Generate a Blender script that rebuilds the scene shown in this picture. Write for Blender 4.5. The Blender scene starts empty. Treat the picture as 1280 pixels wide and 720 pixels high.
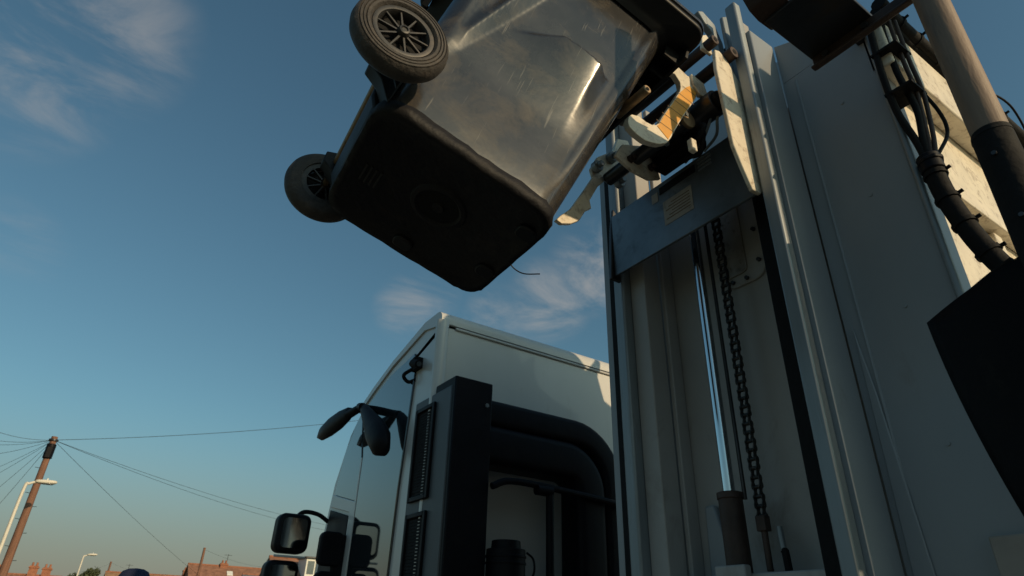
import bpy, bmesh, math, random
from mathutils import Vector, Matrix
random.seed(7)
R = math.radians
S = bpy.context.scene
COL = S.collection

# ------------------------------------------------------------------ camera, world, sun, exposure
# World axes: +Y = the way the truck faces, +X = from its kerb side to its off side.
FOC = 783.0; PITCH = R(28.8); YAW = R(33.3); ROLL = R(1.726); CAMH = 1.5
fw = Vector((math.sin(YAW)*math.cos(PITCH), math.cos(YAW)*math.cos(PITCH), math.sin(PITCH)))
r0 = Vector((math.cos(YAW), -math.sin(YAW), 0)); u0 = r0.cross(fw)
cr = r0*math.cos(ROLL) + u0*math.sin(ROLL); cu = cr.cross(fw)
cam = bpy.data.cameras.new('camera'); camo = bpy.data.objects.new('camera', cam); COL.objects.link(camo)
M = Matrix((cr, cu, -fw)).transposed().to_4x4(); M.translation = Vector((0, 0, CAMH)); camo.matrix_world = M
cam.sensor_width = 36; cam.lens = FOC/1280*36; cam.clip_start = 0.05; cam.clip_end = 6000
cam.dof.use_dof = True; cam.dof.focus_distance = 1.75; cam.dof.aperture_fstop = 9.0
S.camera = camo

SUN_AZ = R(160); SUN_EL = R(22)          # azimuth clockwise from +Y
S.view_settings.view_transform = 'Standard'; S.view_settings.look = 'None'
S.view_settings.exposure = -0.42; S.view_settings.gamma = 1
w = bpy.data.worlds.new('World'); S.world = w; w.use_nodes = True
nt = w.node_tree; N = nt.nodes; L = nt.links
bg = N['Background']; bg.inputs['Strength'].default_value = 0.108
sky = N.new('ShaderNodeTexSky'); sky.sky_type = 'NISHITA'; sky.sun_disc = False
sky.sun_elevation = SUN_EL; sky.sun_rotation = SUN_AZ; sky.dust_density = 1.6; sky.air_density = 1.2; sky.ozone_density = 2.2
tint = N.new('ShaderNodeMix'); tint.data_type = 'RGBA'; tint.blend_type = 'MULTIPLY'; tint.inputs[0].default_value = 1
tint.inputs[7].default_value = (0.80, 1.09, 1.01, 1)
L.new(sky.outputs[0], tint.inputs[6])
tc = N.new('ShaderNodeTexCoord')
def wn(t, **k):
    n = N.new(t)
    for a, b in k.items(): setattr(n, a, b)
    return n
def mth(op, a, b=None, c=None):
    n = wn('ShaderNodeMath', operation=op)
    for i, v in enumerate((a, b, c)):
        if v is None: continue
        if isinstance(v, (int, float)): n.inputs[i].default_value = v
        else: L.new(v, n.inputs[i])
    return n.outputs[0]
mp = wn('ShaderNodeMapping'); mp.inputs['Scale'].default_value = (4, 9, 13); mp.inputs['Rotation'].default_value = (0.3, 0.35, 0.4)
L.new(tc.outputs['Generated'], mp.inputs[0])
nz = wn('ShaderNodeTexNoise'); nz.inputs['Scale'].default_value = 1.0; nz.inputs['Detail'].default_value = 10; nz.inputs['Roughness'].default_value = 0.62
nz.inputs['Distortion'].default_value = 0.6
L.new(mp.outputs[0], nz.inputs['Vector'])
tot = None
def dirv(az, el):
    az, el = R(az), R(el); return (math.sin(az)*math.cos(el), math.cos(az)*math.cos(el), math.sin(el))
for az, el, rad, amp in ((-15, 36.5, 6.5, .55), (-12, 41, 6.5, .55), (-17, 33.5, 5, .35), (22.8, 26.3, 2.8, .75), (25, 27.5, 2.5, .4), (37, 27.6, 3.8, .75), (42, 30.5, 4.0, .75), (32, 26.0, 3.0, .5), (-10, 23.5, 3.5, .3)):
    dp = wn('ShaderNodeVectorMath', operation='DOT_PRODUCT'); L.new(tc.outputs['Generated'], dp.inputs[0]); dp.inputs[1].default_value = dirv(az, el)
    mr = wn('ShaderNodeMapRange', interpolation_type='SMOOTHSTEP'); L.new(dp.outputs['Value'], mr.inputs[0])
    mr.inputs[1].default_value = math.cos(R(rad*1.25)); mr.inputs[2].default_value = 1.0; mr.inputs[4].default_value = amp*.75
    tot = mr.outputs[0] if tot is None else mth('MAXIMUM', tot, mr.outputs[0])
nr = wn('ShaderNodeMapRange', interpolation_type='SMOOTHSTEP'); L.new(nz.outputs[0], nr.inputs[0]); nr.inputs[1].default_value = .40; nr.inputs[2].default_value = .72
cm = mth('MULTIPLY', tot, nr.outputs[0])
cmx = wn('ShaderNodeMix', data_type='RGBA'); L.new(cm, cmx.inputs[0]); L.new(tint.outputs[2], cmx.inputs[6]); cmx.inputs[7].default_value = (5.4, 5.0, 4.6, 1)
sxyz = wn('ShaderNodeSeparateXYZ'); L.new(tc.outputs['Generated'], sxyz.inputs[0])
hz = wn('ShaderNodeMapRange', interpolation_type='SMOOTHERSTEP'); L.new(sxyz.outputs[2], hz.inputs[0]); hz.inputs[1].default_value = -.02; hz.inputs[2].default_value = .30; hz.inputs[3].default_value = .85; hz.inputs[4].default_value = 0
hmx = wn('ShaderNodeMix', data_type='RGBA'); L.new(hz.outputs[0], hmx.inputs[0]); L.new(cmx.outputs[2], hmx.inputs[6]); hmx.inputs[7].default_value = (2.9, 2.55, 2.15, 1)
L.new(hmx.outputs[2], bg.inputs[0])

sl = bpy.data.lights.new('sun', 'SUN'); sl.energy = 4.2; sl.angle = R(0.5); sl.color = (1.0, .74, .44)
so = bpy.data.objects.new('sun', sl); COL.objects.link(so)
sd = Vector((math.sin(SUN_AZ)*math.cos(SUN_EL), math.cos(SUN_AZ)*math.cos(SUN_EL), math.sin(SUN_EL)))
so.rotation_euler = sd.to_track_quat('Z', 'Y').to_euler(); so.location = (0, -10, 20)

# ------------------------------------------------------------------ materials
def mat(name, col, rough=.5, metal=0, var=.25, scale=6, bump=.0, bscale=60, dirt=None, dirt_amt=.5, dscale=9, stretch=(1, 1, 1), coat=0, alpha=None, scratch=None, spec=.5):
    m = bpy.data.materials.new(name); m.use_nodes = True
    t = m.node_tree; n = t.nodes; l = t.links; b = n['Principled BSDF']
    b.inputs['Roughness'].default_value = rough; b.inputs['Metallic'].default_value = metal; b.inputs['Coat Weight'].default_value = coat
    b.inputs['Specular IOR Level'].default_value = spec
    c = n.new('ShaderNodeTexCoord'); mp = n.new('ShaderNodeMapping'); mp.inputs['Scale'].default_value = stretch; l.new(c.outputs['Object'], mp.inputs[0])
    z = n.new('ShaderNodeTexNoise'); z.inputs['Scale'].default_value = scale; z.inputs['Detail'].default_value = 8; z.inputs['Roughness'].default_value = .6; l.new(mp.outputs[0], z.inputs['Vector'])
    rp = n.new('ShaderNodeMapRange'); l.new(z.outputs[0], rp.inputs[0]); rp.inputs[1].default_value = .3; rp.inputs[2].default_value = .7
    mx = n.new('ShaderNodeMix'); mx.data_type = 'RGBA'; l.new(rp.outputs[0], mx.inputs[0])
    mx.inputs[6].default_value = tuple(v*(1-var) for v in col)+(1,); mx.inputs[7].default_value = tuple(min(1, v*(1+var)) for v in col)+(1,)
    out = mx.outputs[2]
    if dirt:
        z2 = n.new('ShaderNodeTexNoise'); z2.inputs['Scale'].default_value = dscale; z2.inputs['Detail'].default_value = 10; z2.inputs['Roughness'].default_value = .7; z2.inputs['Distortion'].default_value = .4
        l.new(mp.outputs[0], z2.inputs['Vector'])
        r2 = n.new('ShaderNodeMapRange'); l.new(z2.outputs[0], r2.inputs[0]); r2.inputs[1].default_value = .62-.2*dirt_amt; r2.inputs[2].default_value = .72; r2.inputs[4].default_value = min(1, .4+dirt_amt)
        m2 = n.new('ShaderNodeMix'); m2.data_type = 'RGBA'; l.new(r2.outputs[0], m2.inputs[0]); l.new(out, m2.inputs[6]); m2.inputs[7].default_value = tuple(dirt)+(1,); out = m2.outputs[2]
    rr = n.new('ShaderNodeMapRange'); l.new(z.outputs[0], rr.inputs[0]); rr.inputs[3].default_value = max(.02, rough*.8); rr.inputs[4].default_value = min(1, rough*1.25)
    rout = rr.outputs[0]
    if scratch:
        acc = None
        for i, (rot, sc) in enumerate((((0, .5, .2), (4, 60, 30)), ((0, -.7, 0), (120, 5, 5)), ((.4, 1.9, .5), (90, 8, 6)), ((0, .25, 0), (150, 5, 9)), ((0, 1.2, .0), (110, 5, 4)))):
            ms = n.new('ShaderNodeMapping'); ms.inputs['Rotation'].default_value = rot; ms.inputs['Scale'].default_value = sc; l.new(c.outputs['Object'], ms.inputs[0])
            v = n.new('ShaderNodeTexNoise'); v.inputs['Scale'].default_value = 1.0; v.inputs['Detail'].default_value = 3; l.new(ms.outputs[0], v.inputs['Vector'])
            q = n.new('ShaderNodeMapRange'); l.new(v.outputs[0], q.inputs[0]); q.inputs[1].default_value = .69; q.inputs[2].default_value = .78; q.inputs[4].default_value = .55
            if acc is None: acc = q.outputs[0]
            else:
                a = n.new('ShaderNodeMath'); a.operation = 'MAXIMUM'; l.new(acc, a.inputs[0]); l.new(q.outputs[0], a.inputs[1]); acc = a.outputs[0]
        m3 = n.new('ShaderNodeMix'); m3.data_type = 'RGBA'; l.new(acc, m3.inputs[0]); l.new(out, m3.inputs[6]); m3.inputs[7].default_value = tuple(scratch)+(1,); out = m3.outputs[2]
    l.new(out, b.inputs['Base Color']); l.new(rout, b.inputs['Roughness'])
    if bump:
        z3 = n.new('ShaderNodeTexNoise'); z3.inputs['Scale'].default_value = bscale; z3.inputs['Detail'].default_value = 5; l.new(mp.outputs[0], z3.inputs['Vector'])
        bp = n.new('ShaderNodeBump'); bp.inputs['Strength'].default_value = bump; bp.inputs['Distance'].default_value = .01; l.new(z3.outputs[0], bp.inputs['Height']); l.new(bp.outputs[0], b.inputs['Normal'])
    return m
m_bin = mat('bin_plastic', (.030, .030, .032), .20, var=.6, scale=4, bump=.13, bscale=9, dirt=(.095, .078, .056), dirt_amt=.6, dscale=6, scratch=(.22, .205, .18), spec=.7)
m_binbase = mat('bin_plastic_base', (.007, .0065, .008), .62, var=.4, scale=8, bump=.35, bscale=45, dirt=(.02, .016, .014), dirt_amt=.5, dscale=14, spec=.3)
m_bindark = mat('bin_plastic_dark', (.008, .008, .009), .5, var=.3, scale=8, bump=.1, bscale=30, spec=.3)
m_rubber = mat('tyre_rubber', (.042, .037, .034), .7, var=.3, scale=20, bump=.3, bscale=90, dirt=(.095, .075, .06), dirt_amt=.6, dscale=16)
m_hub = mat('wheel_plastic', (.03, .03, .031), .5, var=.3, scale=20, dirt=(.095, .075, .06), dirt_amt=.7, dscale=30)
m_axle = mat('axle_steel', (.24, .17, .10), .5, .6, var=.4, scale=25, dirt=(.12, .06, .03), dirt_amt=.5)
m_white = mat('white_paint', (.58, .58, .56), .32, var=.05, scale=2, dirt=(.42, .39, .34), dirt_amt=.05, dscale=3, stretch=(1, 1, .35), coat=.3)
m_pod = mat('pod_paint', (.255, .28, .305), .38, var=.10, scale=1.3, dirt=(.19, .185, .17), dirt_amt=.18, dscale=2.5, stretch=(1.5, 1.5, .8))
m_podd = mat('pod_paint_grimy', (.33, .32, .31), .5, var=.14, scale=1.8, dirt=(.18, .16, .135), dirt_amt=.3, dscale=4, stretch=(1.3, 1.3, .8))
m_cream = mat('cream_paint_worn', (.74, .67, .54), .42, var=.12, scale=9, bump=.12, bscale=60, dirt=(.20, .125, .07), dirt_amt=.5, dscale=26)
m_rail = mat('rail_steel', (.24, .27, .29), .48, .45, var=.2, scale=5, dirt=(.13, .11, .09), dirt_amt=.3, dscale=10, stretch=(3, 3, .3))
m_dsteel = mat('dark_steel', (.05, .052, .058), .36, .6, var=.3, scale=5, bump=.06, dirt=(.06, .045, .035), dirt_amt=.5, dscale=8)
m_plate = mat('plate_steel', (.15, .17, .19), .36, .6, var=.45, scale=3, dirt=(.05, .05, .055), dirt_amt=.4, dscale=7)
m_rusty = mat('rusty_steel', (.05, .032, .026), .6, .3, var=.4, scale=12, bump=.2, dirt=(.055, .035, .028), dirt_amt=.6, dscale=18)
m_black = mat('black_plastic', (.005, .005, .008), .5, var=.35, scale=10, spec=.16, bump=.08, bscale=25, dirt=(.014, .012, .012), dirt_amt=.3)
m_blackm = mat('black_rubber', (.005, .005, .006), .75, var=.3, scale=30, bump=.2, spec=.25)
m_greasy = mat('greasy_black_metal', (.02, .019, .019), .35, .4, var=.5, scale=30, bump=.4, bscale=120, dirt=(.10, .08, .065), dirt_amt=.35, dscale=60)
m_blade = mat('worn_blade', (.004, .004, .005), .6, var=.5, scale=7, spec=.1, bump=.15, bscale=30, dirt=(.016, .013, .011), dirt_amt=.4, dscale=9)
m_chrome = mat('chrome_rod', (.62, .66, .70), .12, 1, var=.06, scale=5)
m_glass = mat('tinted_glass', (.012, .018, .022), .05, 0, var=.05, coat=1, spec=.9)
m_mirror = mat('mirror_glass', (.5, .5, .5), .06, 1, var=.03)
m_yellow = mat('yellow_sticker', (.72, .34, .04), .5, var=.12, scale=14, dirt=(.30, .15, .04), dirt_amt=.3, dscale=30)
m_mark = mat('sticker_marks', (.12, .06, .015), .6, var=.1)
m_label = mat('label_paper', (.34, .30, .25), .5, var=.15, scale=20, dirt=(.12, .10, .08), dirt_amt=.4, dscale=30)
m_wood = mat('ash_handle', (.20, .14, .10), .55, var=.22, scale=7, bump=.12, dirt=(.10, .085, .075), dirt_amt=.45, dscale=9, stretch=(3, 3, .5))
m_tele = mat('creosoted_pole', (.20, .10, .065), .85, var=.3, scale=4, bump=.4, bscale=20, stretch=(4, 4, .4))
m_lamp = mat('lamp_paint', (.66, .62, .54), .5, var=.06)
m_wire = mat('wire_black', (.03, .03, .03), .6, var=.1)
m_roof = mat('terracotta_tiles', (.25, .125, .08), .8, var=.35, scale=1.8, bump=.5, bscale=12, stretch=(1, 1, 1))
m_rooft = mat('brown_tiles', (.30, .18, .10), .8, var=.3, scale=1.8, bump=.5, bscale=12)
m_brick = mat('orange_brick', (.30, .125, .07), .85, var=.3, scale=3, bump=.4, bscale=20)
m_render = mat('render_wall', (.50, .43, .34), .85, var=.1, scale=2)
m_win = mat('house_window_glass', (.10, .13, .15), .15, var=.2, spec=.8)
m_wframe = mat('white_window_frame', (.72, .72, .68), .5, var=.05)
m_leaf = mat('leaves', (.06, .075, .03), .7, var=.5, scale=3)
m_bark = mat('bark', (.08, .055, .04), .9, var=.3, scale=8, bump=.5)
m_road = mat('asphalt', (.05, .05, .05), .9, var=.25, scale=2, bump=.3, bscale=90)
m_pave = mat('paving', (.22, .21, .19), .85, var=.2, scale=3, bump=.2)
m_grass = mat('grass', (.07, .09, .035), .95, var=.4, scale=.4, bump=.4)
m_skin = mat('skin', (.45, .27, .19), .5, var=.08)
m_navy = mat('navy_cloth', (.012, .018, .055), .8, var=.2, scale=30, bump=.2, bscale=200)
m_hiviz = mat('hi_vis_cloth', (.75, .26, .03), .7, var=.1)

# ------------------------------------------------------------------ mesh helpers
def box(bm, lo, hi, mtx=None):
    vs = [bm.verts.new(Vector((x, y, z)) if mtx is None else mtx @ Vector((x, y, z))) for x in (lo[0], hi[0]) for y in (lo[1], hi[1]) for z in (lo[2], hi[2])]
    for f in ((0, 1, 3, 2), (4, 6, 7, 5), (0, 4, 5, 1), (2, 3, 7, 6), (0, 2, 6, 4), (1, 5, 7, 3)): bm.faces.new([vs[i] for i in f])
def cyl(bm, p0, p1, r0, r1=None, n=24, caps=True):
    p0, p1 = Vector(p0), Vector(p1); r1 = r0 if r1 is None else r1
    d = (p1-p0).normalized(); a = d.orthogonal().normalized(); b = d.cross(a)
    rings = []
    for p, r in ((p0, r0), (p1, r1)):
        rings.append([bm.verts.new(p + (a*math.cos(2*math.pi*i/n) + b*math.sin(2*math.pi*i/n))*r) for i in range(n)])
    for i in range(n): bm.faces.new((rings[0][i], rings[0][(i+1) % n], rings[1][(i+1) % n], rings[1][i]))
    if caps: bm.faces.new(rings[0][::-1]); bm.faces.new(rings[1])
def smooth_path(pts, k=6):
    P = [Vector(p) for p in pts]; P = [P[0]*2-P[1]]+P+[P[-1]*2-P[-2]]; out = []
    for i in range(1, len(P)-2):
        for j in range(k):
            t = j/k; p0, p1, p2, p3 = P[i-1:i+3]
            out.append(.5*((2*p1)+(p2-p0)*t+(2*p0-5*p1+4*p2-p3)*t*t+(3*p1-p0-3*p2+p3)*t**3))
    out.append(P[-2]); return out
def tube(bm, pts, r, n=10, smooth=True, k=6, flat=None):
    P = smooth_path(pts, k) if smooth else [Vector(p) for p in pts]
    prev = None; rings = []
    for i, p in enumerate(P):
        d = (P[min(i+1, len(P)-1)]-P[max(i-1, 0)]).normalized()
        a = d.orthogonal().normalized() if prev is None else (prev - d*prev.dot(d)).normalized()
        prev = a; b = d.cross(a); rr = r[0]+(r[1]-r[0])*i/(len(P)-1) if isinstance(r, tuple) else r
        rings.append([bm.verts.new(p+(a*math.cos(2*math.pi*j/n)+b*math.sin(2*math.pi*j/n))*rr) for j in range(n)])
    for i in range(len(rings)-1):
        for j in range(n): bm.faces.new((rings[i][j], rings[i][(j+1) % n], rings[i+1][(j+1) % n], rings[i+1][j]))
    bm.faces.new(rings[0][::-1]); bm.faces.new(rings[-1])
def prism(bm, poly, axis, a, b):
    """poly of 2-D points, extruded along axis ('X','Y','Z') from a to b"""
    def P(u, v, t): return {'X': (t, u, v), 'Y': (u, t, v), 'Z': (u, v, t)}[axis]
    A = [bm.verts.new(P(u, v, a)) for u, v in poly]; B = [bm.verts.new(P(u, v, b)) for u, v in poly]
    n = len(poly)
    for i in range(n): bm.faces.new((A[i], A[(i+1) % n], B[(i+1) % n], B[i]))
    bm.faces.new(A[::-1]); bm.faces.new(B)
def lathe(bm, prof, centre, axis='Y', n=48):
    c = Vector(centre); rings = []
    for r, h in prof:
        ring = []
        for i in range(n):
            t = 2*math.pi*i/n; u, v = r*math.cos(t), r*math.sin(t)
            ring.append(bm.verts.new(c+Vector({'Y': (u, h, v), 'X': (h, u, v), 'Z': (u, v, h)}[axis])))
        rings.append(ring)
    m = len(prof)
    for k in range(m-1):
        for i in range(n): bm.faces.new((rings[k][i], rings[k][(i+1) % n], rings[k+1][(i+1) % n], rings[k+1][i]))
    return rings
def rrect(w, h, r, seg=5, cx=0, cy=0):
    out = []
    for sx, sy, a0 in ((1, 1, 0), (-1, 1, 90), (-1, -1, 180), (1, -1, 270)):
        for i in range(seg+1):
            t = R(a0+90*i/seg); out.append((cx+sx*(w/2-r)+r*math.cos(t), cy+sy*(h/2-r)+r*math.sin(t)))
    return out
def arcpts(cx, cy, r, a0, a1, n=8):
    return [(cx+r*math.cos(R(a0+(a1-a0)*i/n)), cy+r*math.sin(R(a0+(a1-a0)*i/n))) for i in range(n+1)]
def obj(name, bm, m, parent=None, bev=0, smooth=False, seg=2, angle=35):
    bmesh.ops.recalc_face_normals(bm, faces=bm.faces[:])
    me = bpy.data.meshes.new(name); bm.to_mesh(me); bm.free()
    o = bpy.data.objects.new(name, me); COL.objects.link(o); me.materials.append(m)
    for p in me.polygons: p.use_smooth = True
    if bev:
        b = o.modifiers.new('bevel', 'BEVEL'); b.width = bev; b.segments = seg; b.limit_method = 'ANGLE'; b.angle_limit = R(30); b.harden_normals = False
    if not smooth:
        try: me.set_sharp_from_angle(angle=R(angle))
        except Exception: pass
    if parent is not None:
        o.parent = parent
        if 'base' in parent: o.matrix_parent_inverse = Matrix.Translation(-Vector(parent.location))
    return o
def tag(o, label, cat, group=None):
    o['label'] = label; o['category'] = cat
    if group: o['group'] = group
    return o
def thing(name, label, cat, loc=(0, 0, 0), group=None, worldbuilt=True):
    o = bpy.data.objects.new(name, None); COL.objects.link(o); o.location = loc; o.empty_display_size = .2
    if worldbuilt: o['base'] = 1
    return tag(o, label, cat, group)
def NB(): return bmesh.new()
def mk(name, m, parent, fn, *a, bev=0, **k):
    bm = NB(); fn(bm, *a, **k); return obj(name, bm, m, parent, bev=bev)

# ------------------------------------------------------------------ ground
bm = NB(); bmesh.ops.create_grid(bm, x_segments=1, y_segments=1, size=2500); g = obj('ground', bm, m_grass); g.location = (0, 0, -.02); g['kind'] = 'structure'
bm = NB(); box(bm, (1.0, -40, -.3), (8.2, 52, 0)); o = obj('road', bm, m_road); o['kind'] = 'structure'
bm = NB(); box(bm, (-1.8, -40, -.3), (.85, 52, .12)); o = obj('pavement', bm, m_pave, bev=.01); o['kind'] = 'structure'
bm = NB(); box(bm, (.853, -40, -.3), (.997, 52, .125)); o = obj('kerb', bm, m_pave, bev=.015); o['kind'] = 'structure'

# ------------------------------------------------------------------ wheelie bin
BT = .308; BP = -.072
binr = thing('wheelie_bin', 'scuffed dark grey two-wheeled bin tipped bottom-first, held high beside the truck by its lifter', 'wheelie bin', (0.312, 1.17, 2.478), worldbuilt=False)
a = Vector((math.sin(BT), 0, math.cos(BT))); c = Vector((math.cos(BT), 0, -math.sin(BT))); b = Vector((0, 1, 0))
rz = Matrix.Rotation(BP, 3, 'Z'); rot = Matrix((rz@c, rz@b, rz@a)).transposed()
binr.rotation_euler = rot.to_euler()
# bin local axes: x = wheel side -> lip side, y = width (-y faces the camera), z = base -> mouth
def sec(z, ex=0):
    t = z/.9
    dx = .455+.135*t; hw = .213+.055*t; rr = .065+.015*t
    return dx, hw, rr
def seg_pts(z, grow=0, npc=8, nst=30):
    dx, hw, rr = sec(z); x0, x1 = -.005*1-grow, dx+.005+grow; hw += grow
    pts = []
    def side(p, q, n):
        for i in range(n): t = i/n; pts.append((p[0]+(q[0]-p[0])*t, p[1]+(q[1]-p[1])*t))
    cs = [((x1-rr), (-hw+rr), -90, 0), ((x1-rr), (hw-rr), 0, 90), ((x0+rr), (hw-rr), 90, 180), ((x0+rr), (-hw+rr), 180, 270)]
    for k, (cx, cy, a0, a1) in enumerate(cs):
        for i in range(npc): t = R(a0+(a1-a0)*i/npc); pts.append((cx+rr*math.cos(t), cy+rr*math.sin(t)))
        t = R(a1); p = (cx+rr*math.cos(t), cy+rr*math.sin(t))
        n2 = cs[(k+1) % 4]; t2 = R(n2[2]); q = (n2[0]+rr*math.cos(t2), n2[1]+rr*math.sin(t2))
        side(p, q, nst*2)
    return pts
def ss(a, b, x): t = max(0, min(1, (x-a)/(b-a))); return t*t*(3-2*t)
def disp(x, z):
    """moulded facets on the two side walls: a corner rib by the lip side, a slanted one by the wheels"""
    d = 0; z = max(z, 0)
    # lip-side facet: swells outward as it rises, ends in a shoulder, falls away past the crease
    cx = .372+.071*z
    if x <= cx: S_ = ss(.14, .40, x)
    else: S_ = max(0, 1-(x-cx)/(.018+.05*z))
    zs_ = .471+(x-.191)*.71 if x < .285 else .538-(x-.285)*.153
    top_ = ss(.014, 0, max(0, z-zs_))
    d += .32*max(0, z-.24)**2*S_*top_+.010*max(0, z-.05)*S_*top_
    # wheel-side facet, thin and long
    cx = .03+(z-.198)*.26
    S2 = max(0, 1-(cx-x)/.02) if x <= cx else max(0, 1-(x-cx)/(.012+.06*z))
    d += .045*max(0, z-.16)*S2*ss(.95, .8, z)
    d -= .016*ss(0, .28, z)
    d += .004*math.sin(x*13+z*5)*ss(0, .3, z)*ss(.9, .6, z)
    return d
bm = NB(); zs = [-.008, 0, .012]+[.012+.868*i/200 for i in range(1, 201)]
rings = []
for k, z in enumerate(zs):
    P = seg_pts(max(z, 0), grow=(-.012 if k == 0 else 0))
    ring = []
    for x, y in P:
        dx, hw, rr = sec(max(z, 0))
        if abs(abs(y)-hw) < 1e-4 or True:
            wgt = 1 if abs(abs(y)-hw) < 2e-3 else 0
            y += (1 if y > 0 else -1)*disp(x, z)*wgt
        ring.append(bm.verts.new((x, y, z)))
    rings.append(ring)
n = len(rings[0])
for k in range(len(rings)-1):
    for i in range(n): bm.faces.new((rings[k][i], rings[k][(i+1) % n], rings[k+1][(i+1) % n], rings[k+1][i]))
body = obj('body', bm, m_bin, binr, smooth=True)
so_ = body.modifiers.new('solid', 'SOLIDIFY'); so_.thickness = .004; so_.offset = -1
# base pan with its mouldings
bm = NB()
P = seg_pts(0, grow=.003, nst=6)
def jit(): return random.uniform(-.0025, .0025)
lo = [bm.verts.new((x, y, -.022+jit()*.8)) for x, y in P]
mid = [bm.verts.new((x*1.0+jit(), y+jit(), -.004)) for x, y in seg_pts(0, grow=.007, nst=6)]
top = [bm.verts.new((x+jit(), y+jit(), .014+jit()*1.5)) for x, y in seg_pts(0, grow=.005, nst=6)]
inn = [bm.verts.new((x, y, .018)) for x, y in seg_pts(0, grow=-.01, nst=6)]
li = [bm.verts.new((x, y, -.020)) for x, y in seg_pts(0, grow=-.012, nst=6)]
li2 = [bm.verts.new((x, y, -.012)) for x, y in seg_pts(0, grow=-.022, nst=6)]
n = len(P)
for A, B in ((li2, li), (li, lo), (lo, mid), (mid, top), (top, inn)):
    for i in range(n): bm.faces.new((A[i], A[(i+1) % n], B[(i+1) % n], B[i]))
bm.faces.new(inn); bm.faces.new(li2)
base = obj('base', bm, m_binbase, binr, smooth=True)
bm = NB()
rg = lathe(bm, [(.074, -.012), (.070, -.017), (.060, -.018), (.052, -.0125)], (.23, -.02, 0), 'Z', 40)
for r_ in (.030,):
    lathe(bm, [(.016, -.012), (.014, -.018), (0.0005, -.018)], (.23, -.02, 0), 'Z', 20)
obj('moulded_ring', bm, m_binbase, base); bm = NB(); cyl(bm, (.23, -.02, -.0135), (.23, -.02, -.0115), .053, n=40); obj('recess_shade_disc', bm, m_blackm, base)  # flat dark disc inside the ring, painting in the shade of a hollow
for x, y in ((.215, .175), (.43, .09), (.43, -.12)):
    bm = NB(); prism(bm, rrect(.055, .045, .018, cx=x, cy=y), 'Z', -.024, -.0115); obj('foot', bm, m_bindark, base, bev=.004)
bm = NB()
for i in range(4): box(bm, (.035+i*.013, -.015, -.0155), (.041+i*.013, .05, -.0115))
obj('vent_slot', bm, m_bindark, base, bev=.001)
# collar, lip flange and lid
def rloop(bm, gx, gy, r, z, back=.0): return [bm.verts.new((x, y, z)) for x, y in rrect(.60+gx+gx+back, .536+2*gy, r, 7, cx=.295-back/2)]
def loft(bm, spec):
    rr = [rloop(bm, *q) for q in spec]; m = len(rr[0])
    for k in range(len(rr)-1):
        for i in range(m): bm.faces.new((rr[k][i], rr[k][(i+1) % m], rr[k+1][(i+1) % m], rr[k+1][i]))
    return rr
bm = NB(); loft(bm, [(-.02, -.012, .07, .850), (.002, .003, .07, .866), (.012, .012, .07, .880), (.078, .062, .05, .889), (.082, .066, .05, .893), (.082, .066, .05, .905), (.078, .062, .05, .909), (.02, .02, .05, .912), (-.01, -.01, .05, .90), (-.02, -.012, .07, .850)])
rimo = obj('rim', bm, m_bindark, binr, smooth=True)
for i in range(8):
    y = -.23+i*.066; bm = NB(); box(bm, (.60, y-.004, .83), (.655, y+.004, .884)); obj('comb_rib', bm, m_bindark, rimo, bev=.001)
bm = NB(); box(bm, (.655, -.265, .835), (.667, .265, .888)); obj('comb_lip', bm, m_bindark, rimo, bev=.002)
bm = NB(); rr = loft(bm, [(-.02, -.02, .05, .913), (.074, .060, .05, .915), (.084, .068, .05, .918), (.084, .068, .05, .930), (.07, .055, .05, .940), (-.08, -.08, .05, .965)]); bm.faces.new(rr[-1])
for y in (-.15, .15): box(bm, (-.11, y-.04, .88), (-.09, y+.04, .93))
obj('lid', bm, m_bin, binr)
bm = NB(); tube(bm, [(-.03, -.22, .9), (-.11, -.2, .91), (-.12, 0, .91), (-.11, .2, .91), (-.03, .22, .9)], .013); obj('handle', bm, m_bindark, binr)
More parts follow.
